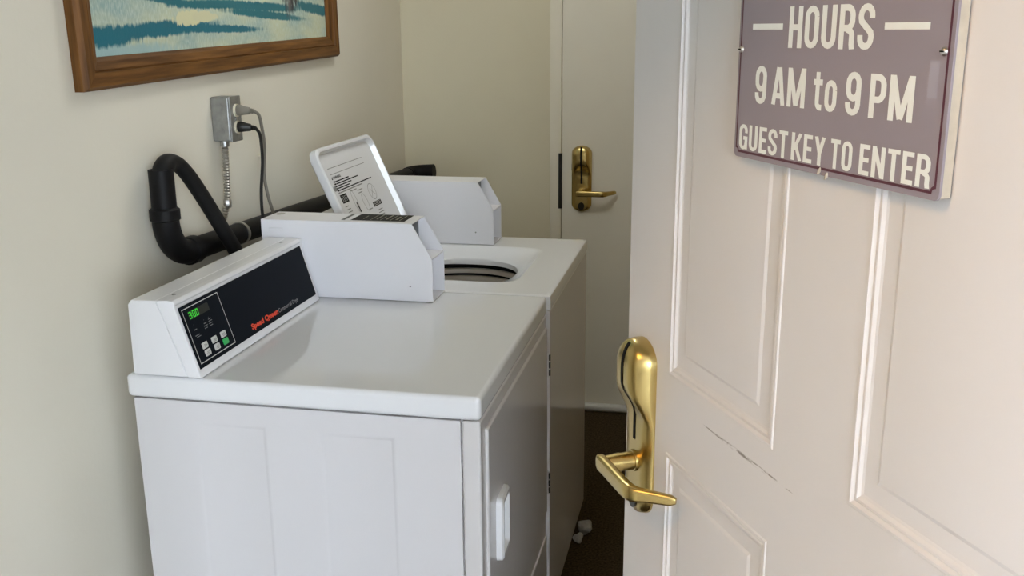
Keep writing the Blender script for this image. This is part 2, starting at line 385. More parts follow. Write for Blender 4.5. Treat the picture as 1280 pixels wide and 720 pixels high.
# ------------------------------------------------------------------ room shell
XW, YB, XR, YF, ZC = -0.148, 2.267, 1.62, -1.052, 2.44
ST = dict(kind='structure')
box('floor', XW-.1, XR+.1, YF-.12, YB+.1, -.10, 0, M_carpet, **ST)
box('ceiling', XW-.1, XR+.1, YF-.12, YB+.1, ZC, ZC+.1, M_ceil, **ST)
box('wall_left', XW-.1, XW, YF-.12, YB+.1, 0, ZC, M_wall, **ST)
box('wall_right', XR, XR+.1, YF-.12, YB+.1, 0, ZC, M_tan, **ST)
D2X0, D2X1, D2Z = .503, 1.32, 2.05      # back door leaf
def back_wall():
    bm = bmesh.new()
    box_bm(XW, D2X0-.046, YB, YB+.1, 0, ZC, bm=bm); box_bm(D2X1+.046, XR, YB, YB+.1, 0, ZC, bm=bm)
    box_bm(D2X0-.046, D2X1+.046, YB, YB+.1, D2Z+.046, ZC, bm=bm)
    return obj('wall_back', bm, M_back, **ST)
back_wall()
HL, HR = -1.7, 7.0
DX0, DX1, DZ = 0.512, 1.452, 2.06       # entry opening
def front_wall():
    bm = bmesh.new(); y0, y1 = YF-.12, YF
    box_bm(HL, DX0, y0, y1, 0, 2.9, bm=bm); box_bm(DX1, HR, y0, y1, 0, 2.9, bm=bm); box_bm(DX0, DX1, y0, y1, DZ, 2.9, bm=bm)
    return obj('wall_front', bm, M_wall, **ST)
front_wall()
# unseen lobby where the camera stands, added; its wall openings shape the daylight
HL, HR, HB, HZ = -1.7, 7.0, -4.5, 2.80
box('floor_hall', HL, HR, HB, YF-.12, -.12, -.005, M_conc, kind='structure')
box('ground', -25, 25, -40, HB-.1, -.5, -.15, M_conc, kind='structure')
box('ceiling_hall', HL, HR, HB-.1, YF-.12, HZ, HZ+.1, M_hall, kind='structure')
box('wall_hall_right', HR-.1, HR, HB, YF-.12, 0, HZ, M_hall, kind='structure')
def hall_light_walls():
    bm = bmesh.new(); y0, y1, x0, x1, z0, z1 = HB-.1, HB, 1.7, 6.6, .3, 2.6
    box_bm(HL, x0, y0, y1, 0, HZ, bm=bm); box_bm(x1, HR, y0, y1, 0, HZ, bm=bm); box_bm(x0, x1, y0, y1, 0, z0, bm=bm); box_bm(x0, x1, y0, y1, z1, HZ, bm=bm)
    obj('wall_hall_back_added', bm, M_hall, **ST)  # unglazed opening added to send daylight through the doorway
    bm = bmesh.new(); x0, x1, ya, yb, za, zb = HL, HL+.1, -2.4, -1.70, .9, 1.75
    box_bm(x0, x1, HB, ya, 0, HZ, bm=bm); box_bm(x0, x1, yb, YF-.12, 0, HZ, bm=bm); box_bm(x0, x1, ya, yb, 0, za, bm=bm); box_bm(x0, x1, ya, yb, zb, HZ, bm=bm)
    obj('wall_hall_left_added', bm, M_hall, **ST)  # small opening added to put cool daylight on the door's hinge end
hall_light_walls()
# door frame of the entry
def frame(name, x0, x1, z1, ya, yb, w, m):
    bm = bmesh.new()
    box_bm(x0-w, x0, ya, yb, 0, z1+w, .002, bm=bm); box_bm(x1, x1+w, ya, yb, 0, z1+w, .002, bm=bm); box_bm(x0, x1, ya, yb, z1, z1+w, .002, bm=bm)
    return obj(name, bm, m, kind='structure')
frame('trim_1', DX0-.0, DX1+.0, DZ, YF, YF+.012, .06, M_trim)
# back door: flush frame, leaf, lock
frame('trim_2', D2X0-.0012, D2X1+.0012, D2Z+.0012, YB-.006, YB+.09, .0448, M_trim)
door2 = empty('door_2', (D2X0, YB, 0), kind='structure')
box('door_leaf', .0008, D2X1-D2X0-.0008, .002, .045, .012, D2Z, M_bdoor, door2, bev=.002)
box('strike_plate', -.0115, .0025, -.0078, .0018, .858, 1.080, M_lock, door2, bev=.0008)
obj('door_sweep', tube_bm([(.0, -.016, .0185), (D2X1-D2X0, -.016, .0185)], .018, 16, flat=.015), M_sweep, door2)
box('door_gap_shade', D2X0-.05, D2X1+.05, YB+.046, YB+.09, 0, D2Z+.05, M_dark, kind='structure')  # near-black sheet added behind the leaf so its gaps look shaded

# ------------------------------------------------------------------ lockset (local: X along the door, -Y out of the face, Z up)
def lockset(parent, sc, z0, z1):
    H = z1-z0; hw = .040; N = 40; K = 14
    def halfw(z):
        e = .030; t = min(z-z0, z1-z)
        if t >= e: return hw
        k = 1-t/e; return hw*math.sqrt(max(0, 1-k*k))*1.0
    def surf(s, z):
        """height of the front surface above the door face"""
        w = max(halfw(z), 1e-4); q = min(1, abs(s)/w)
        body = .013
        zb = z1-.082-.022*(s/hw)**2           # arched lower edge of the reader head
        k = (z-zb)/.05; k = max(0, min(1, k+0.55)); k = k*k*(3-2*k)
        body += .021*k
        top = (z1-z)/.040
        if top < 1: body *= (.42+.58*math.sqrt(max(0, 1-(1-top)**2)))
        bot = (z-z0)/.012
        if bot < 1: body *= .7+.3*bot
        return body*(1-q**5*.75)
    bm = bmesh.new(); rows = []
    zs = [z0 + H*(.5-.5*math.cos(PI*i/N)) for i in range(N+1)]
    for z in zs:
        w = max(halfw(z), .004)
        row = [bm.verts.new((sc-w, 0, z))]
        for j in range(K+1):
            s = -w + 2*w*(.5-.5*math.cos(PI*j/K)); row.append(bm.verts.new((sc+s, -surf(s, z), z)))
        row.append(bm.verts.new((sc+w, 0, z))); rows.append(row)
    for a, b in zip(rows, rows[1:]):
        for i in range(len(a)-1): bm.faces.new((a[i], a[i+1], b[i+1], b[i]))
    bm.faces.new(rows[0]); bm.faces.new(rows[-1][::-1])
    lk = obj('lockset', bm, M_brass, parent, sharp=60)
    # card slot
    bm = bmesh.new(); prev = None
    for i in range(33):
        z = z1-.004 - (z1-.004-(z0+.112))*i/32
        a = [bm.verts.new((sc+ds, -surf(0, z)-.0006, z)) for ds in (-.0036, .0036)]
        if prev: bm.faces.new((prev[0], prev[1], a[1], a[0]))
        prev = a
    obj('card_slot', bm, M_dark, lk)
    # key cylinder
    obj('key_cylinder', tube_bm([(sc, -.008, z0+.022), (sc, -.0150, z0+.022)], .0155, 24, flat=.0125), M_lock, lk)
    # small dark mark on the side of the body
    box('side_mark', sc-.0404, sc-.0396, -.0085, -.002, z0+.165, z0+.19, M_dark, lk)
    # neck and lever
    zl = z0+.079
    nk = tube_bm([(sc, -.008, zl), (sc, -.016, zl), (sc, -.0165, zl), (sc, -.034, zl), (sc, -.0345, zl), (sc, -.056, zl)], [.0165, .0155, .0135, .0128, .0138, .0120], 24)
    obj('neck', nk, M_brass, lk)
    path = smooth_path([(sc-.013, -.060, zl), (sc+.02, -.060, zl), (sc+.06, -.0605, zl), (sc+.086, -.060, zl), (sc+.099, -.055, zl), (sc+.113, -.041, zl+.001), (sc+.138, -.015, zl+.002)], 5)
    n = len(path); rz = [.0115 - .0045*max(0, (i/(n-1)-.55))/.45 for i in range(n)]; ry = [.0078 - .003*max(0, (i/(n-1)-.6))/.4 for i in range(n)]
    rz[0] *= .9; ry[0] *= .8; rz[-1] *= .6; ry[-1] *= .6
    bm = bmesh.new(); rings = []
    for i, p in enumerate(path):           # superelliptic bar section
        t = (path[min(i+1, n-1)]-path[max(i-1, 0)]).normalized(); b = Vector((0, 0, 1)); nn = t.cross(b).normalized()
        ring = []
        for k in range(20):
            a = 2*PI*k/20; c, s_ = math.cos(a), math.sin(a); e = .55
            ring.append(bm.verts.new(p + b*rz[i]*math.copysign(abs(c)**e, c) + nn*ry[i]*math.copysign(abs(s_)**e, s_)))
        rings.append(ring)
    for a, b in zip(rings, rings[1:]):
        for k in range(20): bm.faces.new((a[k], a[(k+1) % 20], b[(k+1) % 20], b[k]))
    bm.faces.new(rings[0]); bm.faces.new(rings[-1][::-1])
    obj('lever', bm, M_brass, lk, sharp=50)
    return lk
lockset(door2, .082, .849, 1.112)

# ------------------------------------------------------------------ entry door, standing open
AD = math.radians(-61)
door1 = empty('door_1', (0.99638, -0.25756, 0), AD, kind='structure')
DW, DT = .914, .044
fd = lambda u, v, h: (u, -h, v)
cols = [(.1315, .385), (.5175, .7785)]
rows_ = [(.24, 1.0035), (1.1135, 1.66), (1.765, 1.92)]
holes = [(c[0], c[1], r[0], r[1]) for c in cols for r in rows_]
bm = plate_holes_bm(0, DW, .012, 2.045, holes, fd)
box_bm(0, DW, .012, DT, .012, 2.045, bm=bm)
for (u0, u1, v0, v1) in [(0, 0, .012, 2.045), (DW, DW, .012, 2.045)]:
    bm.faces.new([bm.verts.new(p) for p in ((u0, 0, v0), (u0, .012, v0), (u0, .012, v1), (u0, 0, v1))])
for v in (.012, 2.045):
    bm.faces.new([bm.verts.new(p) for p in ((0, 0, v), (DW, 0, v), (DW, .012, v), (0, .012, v))])
obj('door_slab', bm, M_door, door1, sharp=20)
prof = [(a, b*.6) for a, b in [(0, 0), (.0015, .0022), (.0045, .0026), (.0065, -.0005), (.008, -.002), (.0095, -.0006), (.012, -.0004), (.015, -.0045), (.018, -.0058), (.036, -.0050), (.0405, -.0022), (.044, -.0018)]]
for h in holes:
    L = [rect_loop(h[0], h[1], h[2], h[3], i, d, fd) for i, d in prof]
    obj('panel', loops_bm(L, cap_last=True), M_door, door1, sharp=12)
lockset(door1, .056, .8815, 1.1425)
box('latch_plate', -.0012, .0, .010, .034, .955, 1.055, M_brass, door1)
for z in (.25, 1.02, 1.82):
    obj('hinge', tube_bm([(DW+.006, .003+.02, z-.045), (DW+.006, .003+.02, z+.045)], .006, 12), M_brass, door1)

# ------------------------------------------------------------------ sign on the entry door
sign = empty('hours_sign', door1.location, AD, label='mauve grey opening hours sign with white lettering screwed to open cream door', category='sign')
SZ0, SZ1, S0, S1 = 1.4225, 1.735, .2925, .6125
box('backing_board', S0+.001, S1-.001, -.0100, -.0002, SZ0+.002, SZ1-.002, M_board, sign, bev=.001)
def round_rect(u0, u1, v0, v1, r, n=5):
    out = []
    for cx, cy, a0 in ((u1-r, v1-r, 0), (u0+r, v1-r, 90), (u0+r, v0+r, 180), (u1-r, v0+r, 270)):
        out += [(cx+r*math.cos(math.radians(a0+90*i/n)), cy+r*math.sin(math.radians(a0+90*i/n))) for i in range(n+1)]
    return out
rr = round_rect(S0, S1, SZ0, SZ1, .006)
plate = obj('sign_plate', loops_bm([[fd(p[0], p[1], .0101) for p in rr], [fd(p[0], p[1], .0118) for p in rr], [fd(p[0]*.9985+.00068, p[1]*.9990+.0016, .0122) for p in rr]], cap_first=True, cap_last=True), M_sign, sign)
fs = lambda u, v, h: (u, -.0122-h, v)
b0, b1, c0, c1, k = S0+.0050, S1-.0055, SZ0+.0062, SZ1-.0062, .0045
border = [(b0+k, c0), (b1-k, c0)] + arc(b1, c0, k, 180, 90, 4)[1:] + [(b1, c1-k)] + arc(b1, c1, k, 270, 180, 4)[1:] + [(b0+k, c1)] + arc(b0, c1, k, 360, 270, 4)[1:] + [(b0, c0+k)] + arc(b0, c0, k, 90, 0, 4)[1:-1]
obj('border_line', line_bm(border, .0024, fs, .0003, closed=True), M_maroon, sign)
obj('lettering', lettering_bm([('HOURS', .3860, .5155, 1.5375, 1.5762)], fs, .0004), M_signtxt, sign)
obj('lettering', lettering_bm([('9', .3300, .3515, 1.4808, 1.5192), ('AM', .3620, .4200, 1.4818, 1.5190), ('to', .4335, .4700, 1.4815, 1.5185), ('9', .4830, .5045, 1.4808, 1.5188), ('PM', .5165, .5730, 1.4808, 1.5182)], fs), M_signtxt, sign)
obj('lettering', lettering_bm([('GUEST', .3030, .3960, 1.4312, 1.4578), ('KEY', .4028, .4585, 1.4312, 1.4580), ('TO', .4670, .4993, 1.4312, 1.4580), ('ENTER', .5095, .6000, 1.4310, 1.4578)], fs), M_signtxt, sign)
obj('dash', flat_bm([(.3192, .3752, 1.5548, 1.5606)], fs), M_signtxt, sign)
obj('dash', flat_bm([(.5288, .5841, 1.5544, 1.5600)], fs), M_signtxt, sign)
for u, v in ((.2992, 1.535), (.6025, 1.538)):
    bm = tube_bm([fs(u, v, 0), fs(u, v, .0012), fs(u, v, .0026), fs(u, v, .0032)], [.0036, .0034, .0024, .001], 16)
    sc = obj('screw', bm, M_steel, sign)
    box('screw_slot', u-.0022, u+.0022, -.0122-.0034, -.0122-.0028, v-.0006, v+.0006, M_dark, sc)
obj('tape', flat_bm([(.5875, .5985, 1.502, 1.531)], fs, .0002), M_tape, sign)
for u, v in ((.4525, 1.4248), (.4640, 1.4215)):
    obj('putty_dab', tube_bm(smooth_path([fs(u-.003, v-.002, .0008), fs(u, v+.001, .0012), fs(u+.001, v+.005, .0008)], 3), [.0005, .0010, .0014, .0015, .0014, .0010, .0005], 8), M_board, sign)

# ------------------------------------------------------------------ laundry machines
H = .914
CP = [(.0104, H+.002), (.0104, 1.108), (.399, 1.108), (.4476, 1.0227), (.4476, H+.002)]
def coin_box(root, y0, y1, label_plate):
    t = .0022
    bm = bmesh.new()
    prism_bm(CP, 'y', y0, y0+t, bm=bm); prism_bm(CP, 'y', y1-t, y1, bm=bm)
    box_bm(.0104, .399, y0+t, y1-t, 1.108-t, 1.108, bm=bm)
    box_bm(.0104, .0104+t, y0+t, y1-t, H+.002, 1.108-t, bm=bm)
    box_bm(.0104, .4476, y0+t, y1-t, H+.002, H+.002+t, bm=bm)
    cb = obj('coin_box', bm, M_coin, root, sharp=20)
    # divider shelf between the slanted opening and the lower opening
    obj('divider', box_bm(.325, .4470, y0+t, y1-t, 1.0195, 1.0222), M_coin, cb)
    obj('coin_mechanism_plate', box_bm(.381, .384, y0+t, y1-t, 1.0222, 1.1055), M_coinshade, cb)
    obj('vault_door', box_bm(.385, .388, y0+t, y1-t, H+.0045, 1.0190), M_coin, cb)
    obj('vault_lock', tube_bm([(.388, (y0+y1)/2, .955), (.392, (y0+y1)/2, .955)], .012, 18), M_steel, cb)
    obj('screw', tube_bm([(.391, y0, .953), (.391, y0-.0006, .953)], .0022, 10), M_gink, cb)
    bm = box_bm(.029, .067, y0-.0016, y0+.0005, 1.079, 1.088, .0012)
    obj('embossed_tab', bm, M_coin, cb)
    lk = obj('top_lock', tube_bm([(.030, (y0+y1)/2+.02, 1.1075), (.030, (y0+y1)/2+.02, 1.1095)], .011, 20), M_steel, cb)
    if label_plate:
        ft = lambda u, v, h: (u, v, 1.108+h)
        lb = obj('instruction_label', flat_bm([(.236, .374, y0+.022, y1-.002)], ft, .0006), M_label, cb, label='dark printed label')
        obj('instruction_strip', flat_bm([(.212, .221, y0+.022, y1-.002)], ft, .0006), M_dgrey, cb)
        ly0, ly1 = y0+.030, y1-.008
        obj('label_print', flat_bm([(x, x+w, ly0 if j % 2 else ly0+.012, ly1-(.018 if j % 3 == 0 else 0)) for j, (x, w) in enumerate(((.262, .002), (.284, .0015), (.296, .003), (.309, .0015), (.320, .004), (.334, .002), (.345, .005), (.358, .002)))], ft, .0009), M_labtxt, cb)
    return cb
def console(root, y0, y1, overlay):
    back = [(.020, H+.002), (.0225, 1.056), (.030, 1.0655), (.082, 1.0665), (.135, H+.002)]
    bz = [(.136, H+.002), (.083, 1.0668), (.104, 1.0675), (.1165, 1.0670), (.1225, 1.0625), (.1222, 1.0585), (.1200, 1.0570), (.1210, 1.0530), (.1640, H+.002)]
    cs = obj('console', prism_bm(back, 'y', y0, y1, .003, 2), M_plas, root, wn=True)
    obj('console_bezel', prism_bm(bz, 'y', y0-.0008, y1, .0016, 2), M_plas, root, wn=True)
    for yy in (y0+.045, y1-.05):
        obj('screw', tube_bm([(.095, yy, 1.0668), (.095, yy, 1.0682)], .0042, 12), M_gink, cs)
    if not overlay: return cs
    A = Vector((.1640, 0, H)); B = Vector((.1195, 0, 1.066)); U = (B-A).normalized(); Nn = Vector((U.z, 0, -U.x))
    def f(u, v, h):
        p = A + U*v + Nn*(h+.0006); return (p.x, y0+u, p.z)
    bm = loops_bm([rect_loop(.006, .570, .0185, .1435, 0, -.001, f), rect_loop(.006, .570, .0185, .1435, 0, .0008, f)], cap_first=True, cap_last=True)
    ov = obj('control_panel', bm, M_blackpanel, root, label='black control overlay')
    g = lambda u, v, h: f(u, v, h+.0008)
    obj('keypad_outline', line_bm([(.0125, .1365), (.0135, .0272), (.153, .0272), (.150, .1365)], .0016, g, closed=True), M_lgink, ov)
    obj('display_window', flat_bm([(.028, .105, .1125, .1290)], g, .0003), M_ledwin, ov)
    # seven segment digits 3:00
    seg = bmesh.new()
    def digit(u, v, w, h, on, t=.0018):
        q = {'a': (u, u+w, v+h-t, v+h), 'd': (u, u+w, v, v+t), 'g': (u, u+w, v+h/2-t/2, v+h/2+t/2), 'f': (u, u+t, v+h/2, v+h), 'b': (u+w-t, u+w, v+h/2, v+h), 'e': (u, u+t, v, v+h/2), 'c': (u+w-t, u+w, v, v+h/2)}
        for j, s_ in enumerate(on): flat_bm([q[s_]], g, .0006+j*2e-5, seg)
    digit(.0300, .1140, .0088, .0135, 'abcdg'); digit(.0435, .1140, .0090, .0135, 'abcdef'); digit(.0550, .1140, .0090, .0135, 'abcdef')
    flat_bm([(.0405, .0420, .1172, .1188), (.0405, .0420, .1228, .1244)], g, .0006, seg)
    obj('digits', seg, M_led, ov)
    for i, (u, v, mm) in enumerate(((.0466, .0554, M_btn), (.0840, .0554, M_btn), (.1205, .0554, M_btn), (.0485, .0400, M_btn), (.0855, .0400, M_btn), (.1210, .0400, M_gbtn))):
        R = lambda ins, h: [g(p[0], p[1], h) for p in round_rect(u-.0103+ins, u+.0103-ins, v-.0062+ins, v+.0062-ins, .0022, 3)]
        bt = obj('button', loops_bm([R(0, 0), R(0, .0008), R(.0008, .0014)], cap_last=True), mm, ov)
        if mm is M_btn:
            obj('button_print', flat_bm([(u-.005, u+.005, v+.001, v+.0022), (u-.006, u+.006, v-.0014, v-.0002), (u-.004, u+.004, v-.0036, v-.0026)], g, .0017), M_gink, bt)
    obj('indicator_print', flat_bm([(.0335, .0350, .101, .1018), (.071, .0725, .100, .1008), (.0905, .092, .100, .1008),
        (.030, .040, .0905, .0922), (.027, .043, .0790, .0808), (.030, .046, .0755, .0770), (.068, .078, .0925, .0942), (.066, .080, .0875, .0892), (.066, .077, .0830, .0845),
        (.087, .098, .0960, .0975), (.086, .100, .0920, .0935), (.085, .099, .0875, .0890), (.087, .098, .0830, .0845)], g, .0004), M_dgrey, ov, kind='stuff')
    obj('lettering', font_bm('Speed Queen', .232, .362, .0250, .0415, g, .0005, .05), M_red, ov, label='red brand lettering')
    obj('lettering', font_bm('Commercial Dryer', .366, .474, .0262, .0385, g, .0005, 0), M_grey, ov)
    return cs

# ---- dryer
dryer = empty('clothes_dryer', (0, 0, 0), label='white coin operated clothes dryer with black control panel nearest the entry', category='dryer')
DD, DWd = .711, .7145
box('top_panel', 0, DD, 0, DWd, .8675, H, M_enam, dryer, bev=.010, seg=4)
fp = lambda u, v, h: (u, .004-h, v)
rec = [(.135, .288, .16, .826), (.394, .546, .16, .824)]
bm = plate_holes_bm(.012, .6715, .016, .8655, rec, fp)
for r in rec:
    loops_bm([rect_loop(*r, i, d, fp) for i, d in ((0, 0), (.003, -.0004), (.007, -.0024), (.010, -.0028))], bm, cap_last=True)
bmesh.ops.remove_doubles(bm, verts=bm.verts, dist=1e-5)
for q in (((.012, .016), (.6715, .016)), ((.6715, .016), (.6715, .8655)), ((.6715, .8655), (.012, .8655)), ((.012, .8655), (.012, .016))):
    (a, b), (c, d) = q; bm.faces.new([bm.verts.new(p) for p in ((a, .004, b), (c, .004, d), (c, .014, d), (a, .014, b))])
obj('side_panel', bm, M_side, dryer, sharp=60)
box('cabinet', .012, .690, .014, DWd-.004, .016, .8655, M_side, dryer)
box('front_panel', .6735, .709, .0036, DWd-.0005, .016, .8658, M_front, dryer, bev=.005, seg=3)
dd = box('loading_door', .700, .7145, .043, .702, .332, .838, M_front, dryer, bev=.005, seg=3)
def pull():
    bm = bmesh.new(); x0 = .7143
    # raised rounded frame with a hollow behind the near lip
    y0, y1, z0, z1 = .100, .186, .526, .664
    L = []
    for ins, x in ((0, x0), (.001, x0+.008), (.006, x0+.012), (.014, x0+.012), (.020, x0+.004), (.022, x0+.0008)):
        k = round_rect(y0+ins, y1-ins, z0+ins, z1-ins, max(.004, .014-ins*.5), 4)
        L.append([(x + (.004*max(0, (y0+.03-p[0])/.03) if ins < .02 and ins > 0 else 0), p[0], p[1]) for p in k])
    return loops_bm(L, cap_last=True)
obj('handle', pull(), M_plas, dd)
box('lower_panel', .700, .7135, .006, .703, .020, .262, M_front, dryer, bev=.004, seg=2)
for z in (.737, .413):
    hg = box('hinge', .7095, .7185, .703, .7085, z-.033, z+.033, M_steel, dryer, bev=.001)
    for k in (-.02, 0, .02):
        obj('hinge_knuckle', tube_bm([(.7185, .7058, z+k-.008), (.7185, .7058, z+k+.008)], .003, 10), M_dark, hg)
console(dryer, 0.0, .5825, True)
coin_box(dryer, .6055, .7135, True)
box('console_filler', .022, .118, .5825, .6055, H+.002, 1.064, M_plas, dryer, bev=.002)
for x_ in (.06, .63):
    for y_ in (.06, .65): obj('foot', tube_bm([(x_, y_, 0), (x_, y_, .008), (x_, y_, .018)], [.022, .022, .012], 16), M_dark, dryer)

# ---- washer
Y0, Y1, WX = .7175, 1.4155, .719
washer = empty('washing_machine', (0, Y0, 0), label='white coin operated top loading washing machine with its lid standing open', category='washing machine')
def Yl(y): return y - Y0
NS = 96
def sup(cx, cy, rx, ry, n, z):
    out = []
    for k in range(NS):
        a = 2*PI*k/NS; c, s = math.cos(a), math.sin(a)
        out.append((cx+rx*math.copysign(abs(c)**(2/n), c), cy+ry*math.copysign(abs(s)**(2/n), s), z))
    return out
def rl(x0, x1, y0, y1, z):
    cx, cy = .40, Yl(1.045); out = []
    per = NS//4
    cs_ = [(x1, y0), (x1, y1), (x0, y1), (x0, y0)]
    # angles aligned with sup(): start at +x, quarter per side from corner-to-corner offset
    pts = []
    for i in range(4):
        a, b = cs_[i], cs_[(i+1) % 4]
        for k in range(per): t = k/per; pts.append((a[0]+(b[0]-a[0])*t, a[1]+(b[1]-a[1])*t, z))
    sh = per//2
    return pts[sh:] + pts[:sh]
wy0, wy1 = 0.0, Y1-Y0
cy = Yl(1.047)
loopsW = [rl(.004, WX-.004, wy0+.004, wy1-.004, .876), rl(0, WX, wy0, wy1, .880), rl(0, WX, wy0, wy1, .906), rl(.002, WX-.002, wy0+.002, wy1-.002, .9115), rl(.007, WX-.007, wy0+.007, wy1-.007, H), rl(.014, WX-.014, wy0+.014, wy1-.014, H),
          sup(.405, cy, .213, .223, 7, H),
          sup(.405, cy, .205, .215, 7, H), sup(.405, cy, .199, .209, 7, H-.0035), sup(.395, cy+.01, .185, .185, 3.6, H-.024), sup(.392, cy+.012, .172, .172, 2.6, H-.030), sup(.392, cy+.012, .167, .167, 2.5, H-.036), sup(.392, cy+.012, .166, .166, 2.5, H-.050)]
obj('top_panel', loops_bm(loopsW), M_enam, washer, sharp=40)
# tub seen through the opening
obj('tub_cover', loops_bm([sup(.392, cy+.012, .200, .200, 2, H-.069), sup(.392, cy+.012, .193, .193, 2, H-.071), sup(.392, cy+.012, .190, .190, 2, H-.083), sup(.392, cy+.012, .205, .205, 2, H-.087)]), M_tubring, washer)
obj('wash_basket', loops_bm([sup(.392, cy+.012, .205, .205, 2, H-.094), sup(.392, cy+.012, .196, .196, 2, H-.095), sup(.392, cy+.012, .194, .194, 2, H-.108), sup(.392, cy+.012, .208, .208, 2, H-.118), sup(.392, cy+.012, .208, .208, 2, .42), sup(.392, cy+.012, .04, .04, 2, .41)], cap_last=True), M_tubring, washer)
obj('outer_tub', loops_bm([sup(.392, cy+.012, .26, .26, 2, H-.056), sup(.392, cy+.012, .26, .26, 2, .38), sup(.392, cy+.012, .05, .05, 2, .37)], cap_last=True), M_dark, washer)
def wcab():
    bm = bmesh.new(); z0, z1 = .014, .876; t = .012
    box_bm(.010, WX-.003, wy0+.002, wy0+.002+t, z0, z1, bm=bm); box_bm(.010, WX-.003, wy1-.002-t, wy1-.002, z0, z1, bm=bm)
    box_bm(.010, .010+t, wy0+.014, wy1-.014, z0, z1, bm=bm); box_bm(.02, WX-.02, wy0+.01, wy1-.01, z0, z0+.01, bm=bm)
    return bm
obj('cabinet', wcab(), M_side, washer)
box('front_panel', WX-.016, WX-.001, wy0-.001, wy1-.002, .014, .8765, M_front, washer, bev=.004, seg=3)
console(washer, .018, Yl(1.262), False)
coin_box(washer, Yl(1.2774), Yl(1.3875), False)
for x_ in (.06, .64):
    for y_ in (.06, wy1-.06): obj('foot', tube_bm([(x_, y_, 0), (x_, y_, .008), (x_, y_, .016)], [.022, .022, .012], 16), M_dark, washer)
# lid, leaning back on its hinges
lu = Vector((-.08, 0, .18)).normalized(); ln = Vector((lu.z, 0, -lu.x)); lo = Vector((.15, 0, 1.07)) - lu*.15
def fl(u, v, h):
    p = lo + lu*v + ln*h; return (p.x, Yl(u), p.z)
ly0, ly1, lv0, lv1 = .809, 1.250, -.012, .352
def lr(ins, h, rad): return [fl(p[0], p[1], h) for p in round_rect(ly0+ins, ly1-ins, lv0+ins, lv1-ins, rad, 6)]
lid = obj('lid', loops_bm([lr(.006, -.021, .03), lr(.001, -.017, .032), lr(0, -.012, .034), lr(0, .002, .034), lr(.003, .005, .034), lr(.006, .006, .032), lr(.011, .005, .029), lr(.014, -.004, .027), lr(.0165, -.010, .026)], cap_first=True, cap_last=True), M_enam, washer, sharp=45)
fk = lambda u, v, h: fl(u, v, h-.010)
bmI = flat_bm([(.872, .875, .262, .268)], fk)
font_print = font_bm('WARNING', .880, .935, .2615, .2695, fk, .0005, .03)
obj('warning_print', font_print, M_ink, lid)
obj('warning_mark', flat_bm([[(.870, .2615), (.878, .2615), (.874, .2695)]], fk), M_ink, lid)
for v in (.275, .292): obj('rule_line', flat_bm([(.872, 1.135, v, v+.0018)], fk), M_gink, lid)
for u1, v in ((.985, .254), (1.05, .2475), (.992, .241), (.970, .2345), (1.139, .228), (1.055, .2215)):
    obj('text_line', flat_bm([(.872, .884, v-.0016, v+.0026), (.8855, u1, v-.0012, v+.0020)], fk), M_ink if v > .2215 else M_gink, lid)
for u0, u1, v in ((.955, 1.00, .214), (1.0, 1.04, .208), (1.0, 1.03, .200), (.874, .898, .180), (.877, .905, .171), (.880, .908, .163), (1.02, 1.05, .145), (1.08, 1.12, .132), (1.08, 1.125, .124), (1.085, 1.12, .116)):
    obj('text_line', flat_bm([(u0, u1, v-.0004, v+.0022)], fk), M_gink, lid)
obj('print_block', flat_bm([(.872, .917, .191, .216)], fk), M_ink, lid)
obj('print_block', flat_bm([(1.066, 1.132, .146, .160)], fk), M_ink, lid)
obj('block_text', flat_bm([(.8795+i*.009, .8815+i*.009, .195, .212) for i in range(4)], fk, .0008), M_lgink, lid, kind='stuff')
obj('block_text', flat_bm([(1.072, 1.126, .149+i*.004, .1502+i*.004) for i in range(3)], fk, .0008), M_lgink, lid, kind='stuff')
def oval(cu, cv, ru, rv, n=18): return [(cu+ru*math.cos(2*PI*k/n), cv+rv*math.sin(2*PI*k/n)) for k in range(n)]
for cu, cv, ru, rv in ((1.10, .190, .026, .024), (1.021, .170, .016, .026), (.956, .185, .012, .032)):
    obj('diagram', line_bm(oval(cu, cv, ru, rv), .0018, fk, closed=True), M_gink, lid)
obj('diagram', line_bm([(1.085, .175), (1.115, .205)], .0018, fk), M_gink, lid)
obj('diagram', line_bm([(1.115, .178), (1.088, .200)], .0018, fk), M_gink, lid)
obj('diagram', flat_bm([[(.958, .150), (.966, .150), (.962, .180), (.956, .180)]], fk), M_ink, lid)
obj('rubber_bumper', tube_bm([fl(.829, .236, .003), fl(.829, .236, .008)], .007, 14, flat=.005), M_gink, lid)
for u in (.86, 1.20): obj('lid_hinge', tube_bm([fl(u-.02, -.010, -.010), fl(u+.02, -.010, -.010)], .005, 10), M_steel, lid)
bmI.free()

# ------------------------------------------------------------------ painting on the left wall
pic = empty('framed_painting', (XW, .158, 1.4425), rx=.025, label='wide landscape painting in teal and cream in a brown oak frame', category='painting')
PW, PH = 1.372, .80
pf = [(0, .0005), (0, .020), (.008, .030), (.034, .0275), (.036, .0225), (.040, .0245), (.056, .020), (.064, .013), (.066, .004)]
def rail(side):
    bm = bmesh.new(); Ls = []
    for end in (0, 1):
        ring = []
        for d, h in pf:
            if side == 0: p = (h, d if not end else PW-d, d)
            if side == 1: p = (h, PW-d, d if not end else PH-d)
            if side == 2: p = (h, PW-d if not end else d, PH-d)
            if side == 3: p = (h, d, PH-d if not end else d)
            ring.append(bm.verts.new(p))
        Ls.append(ring)
    n = len(pf)
    for k in range(n): bm.faces.new((Ls[0][k], Ls[0][(k+1) % n], Ls[1][(k+1) % n], Ls[1][k]))
    return bm
for s in range(4):
    o = obj('frame_rail', rail(s), M_wood if s % 2 == 0 else M_wood_v, pic, sharp=15)
box('canvas', .002, .009, 0, PW-.12, 0, PH-.12, M_paint, pic).location = (0, .06, .06)

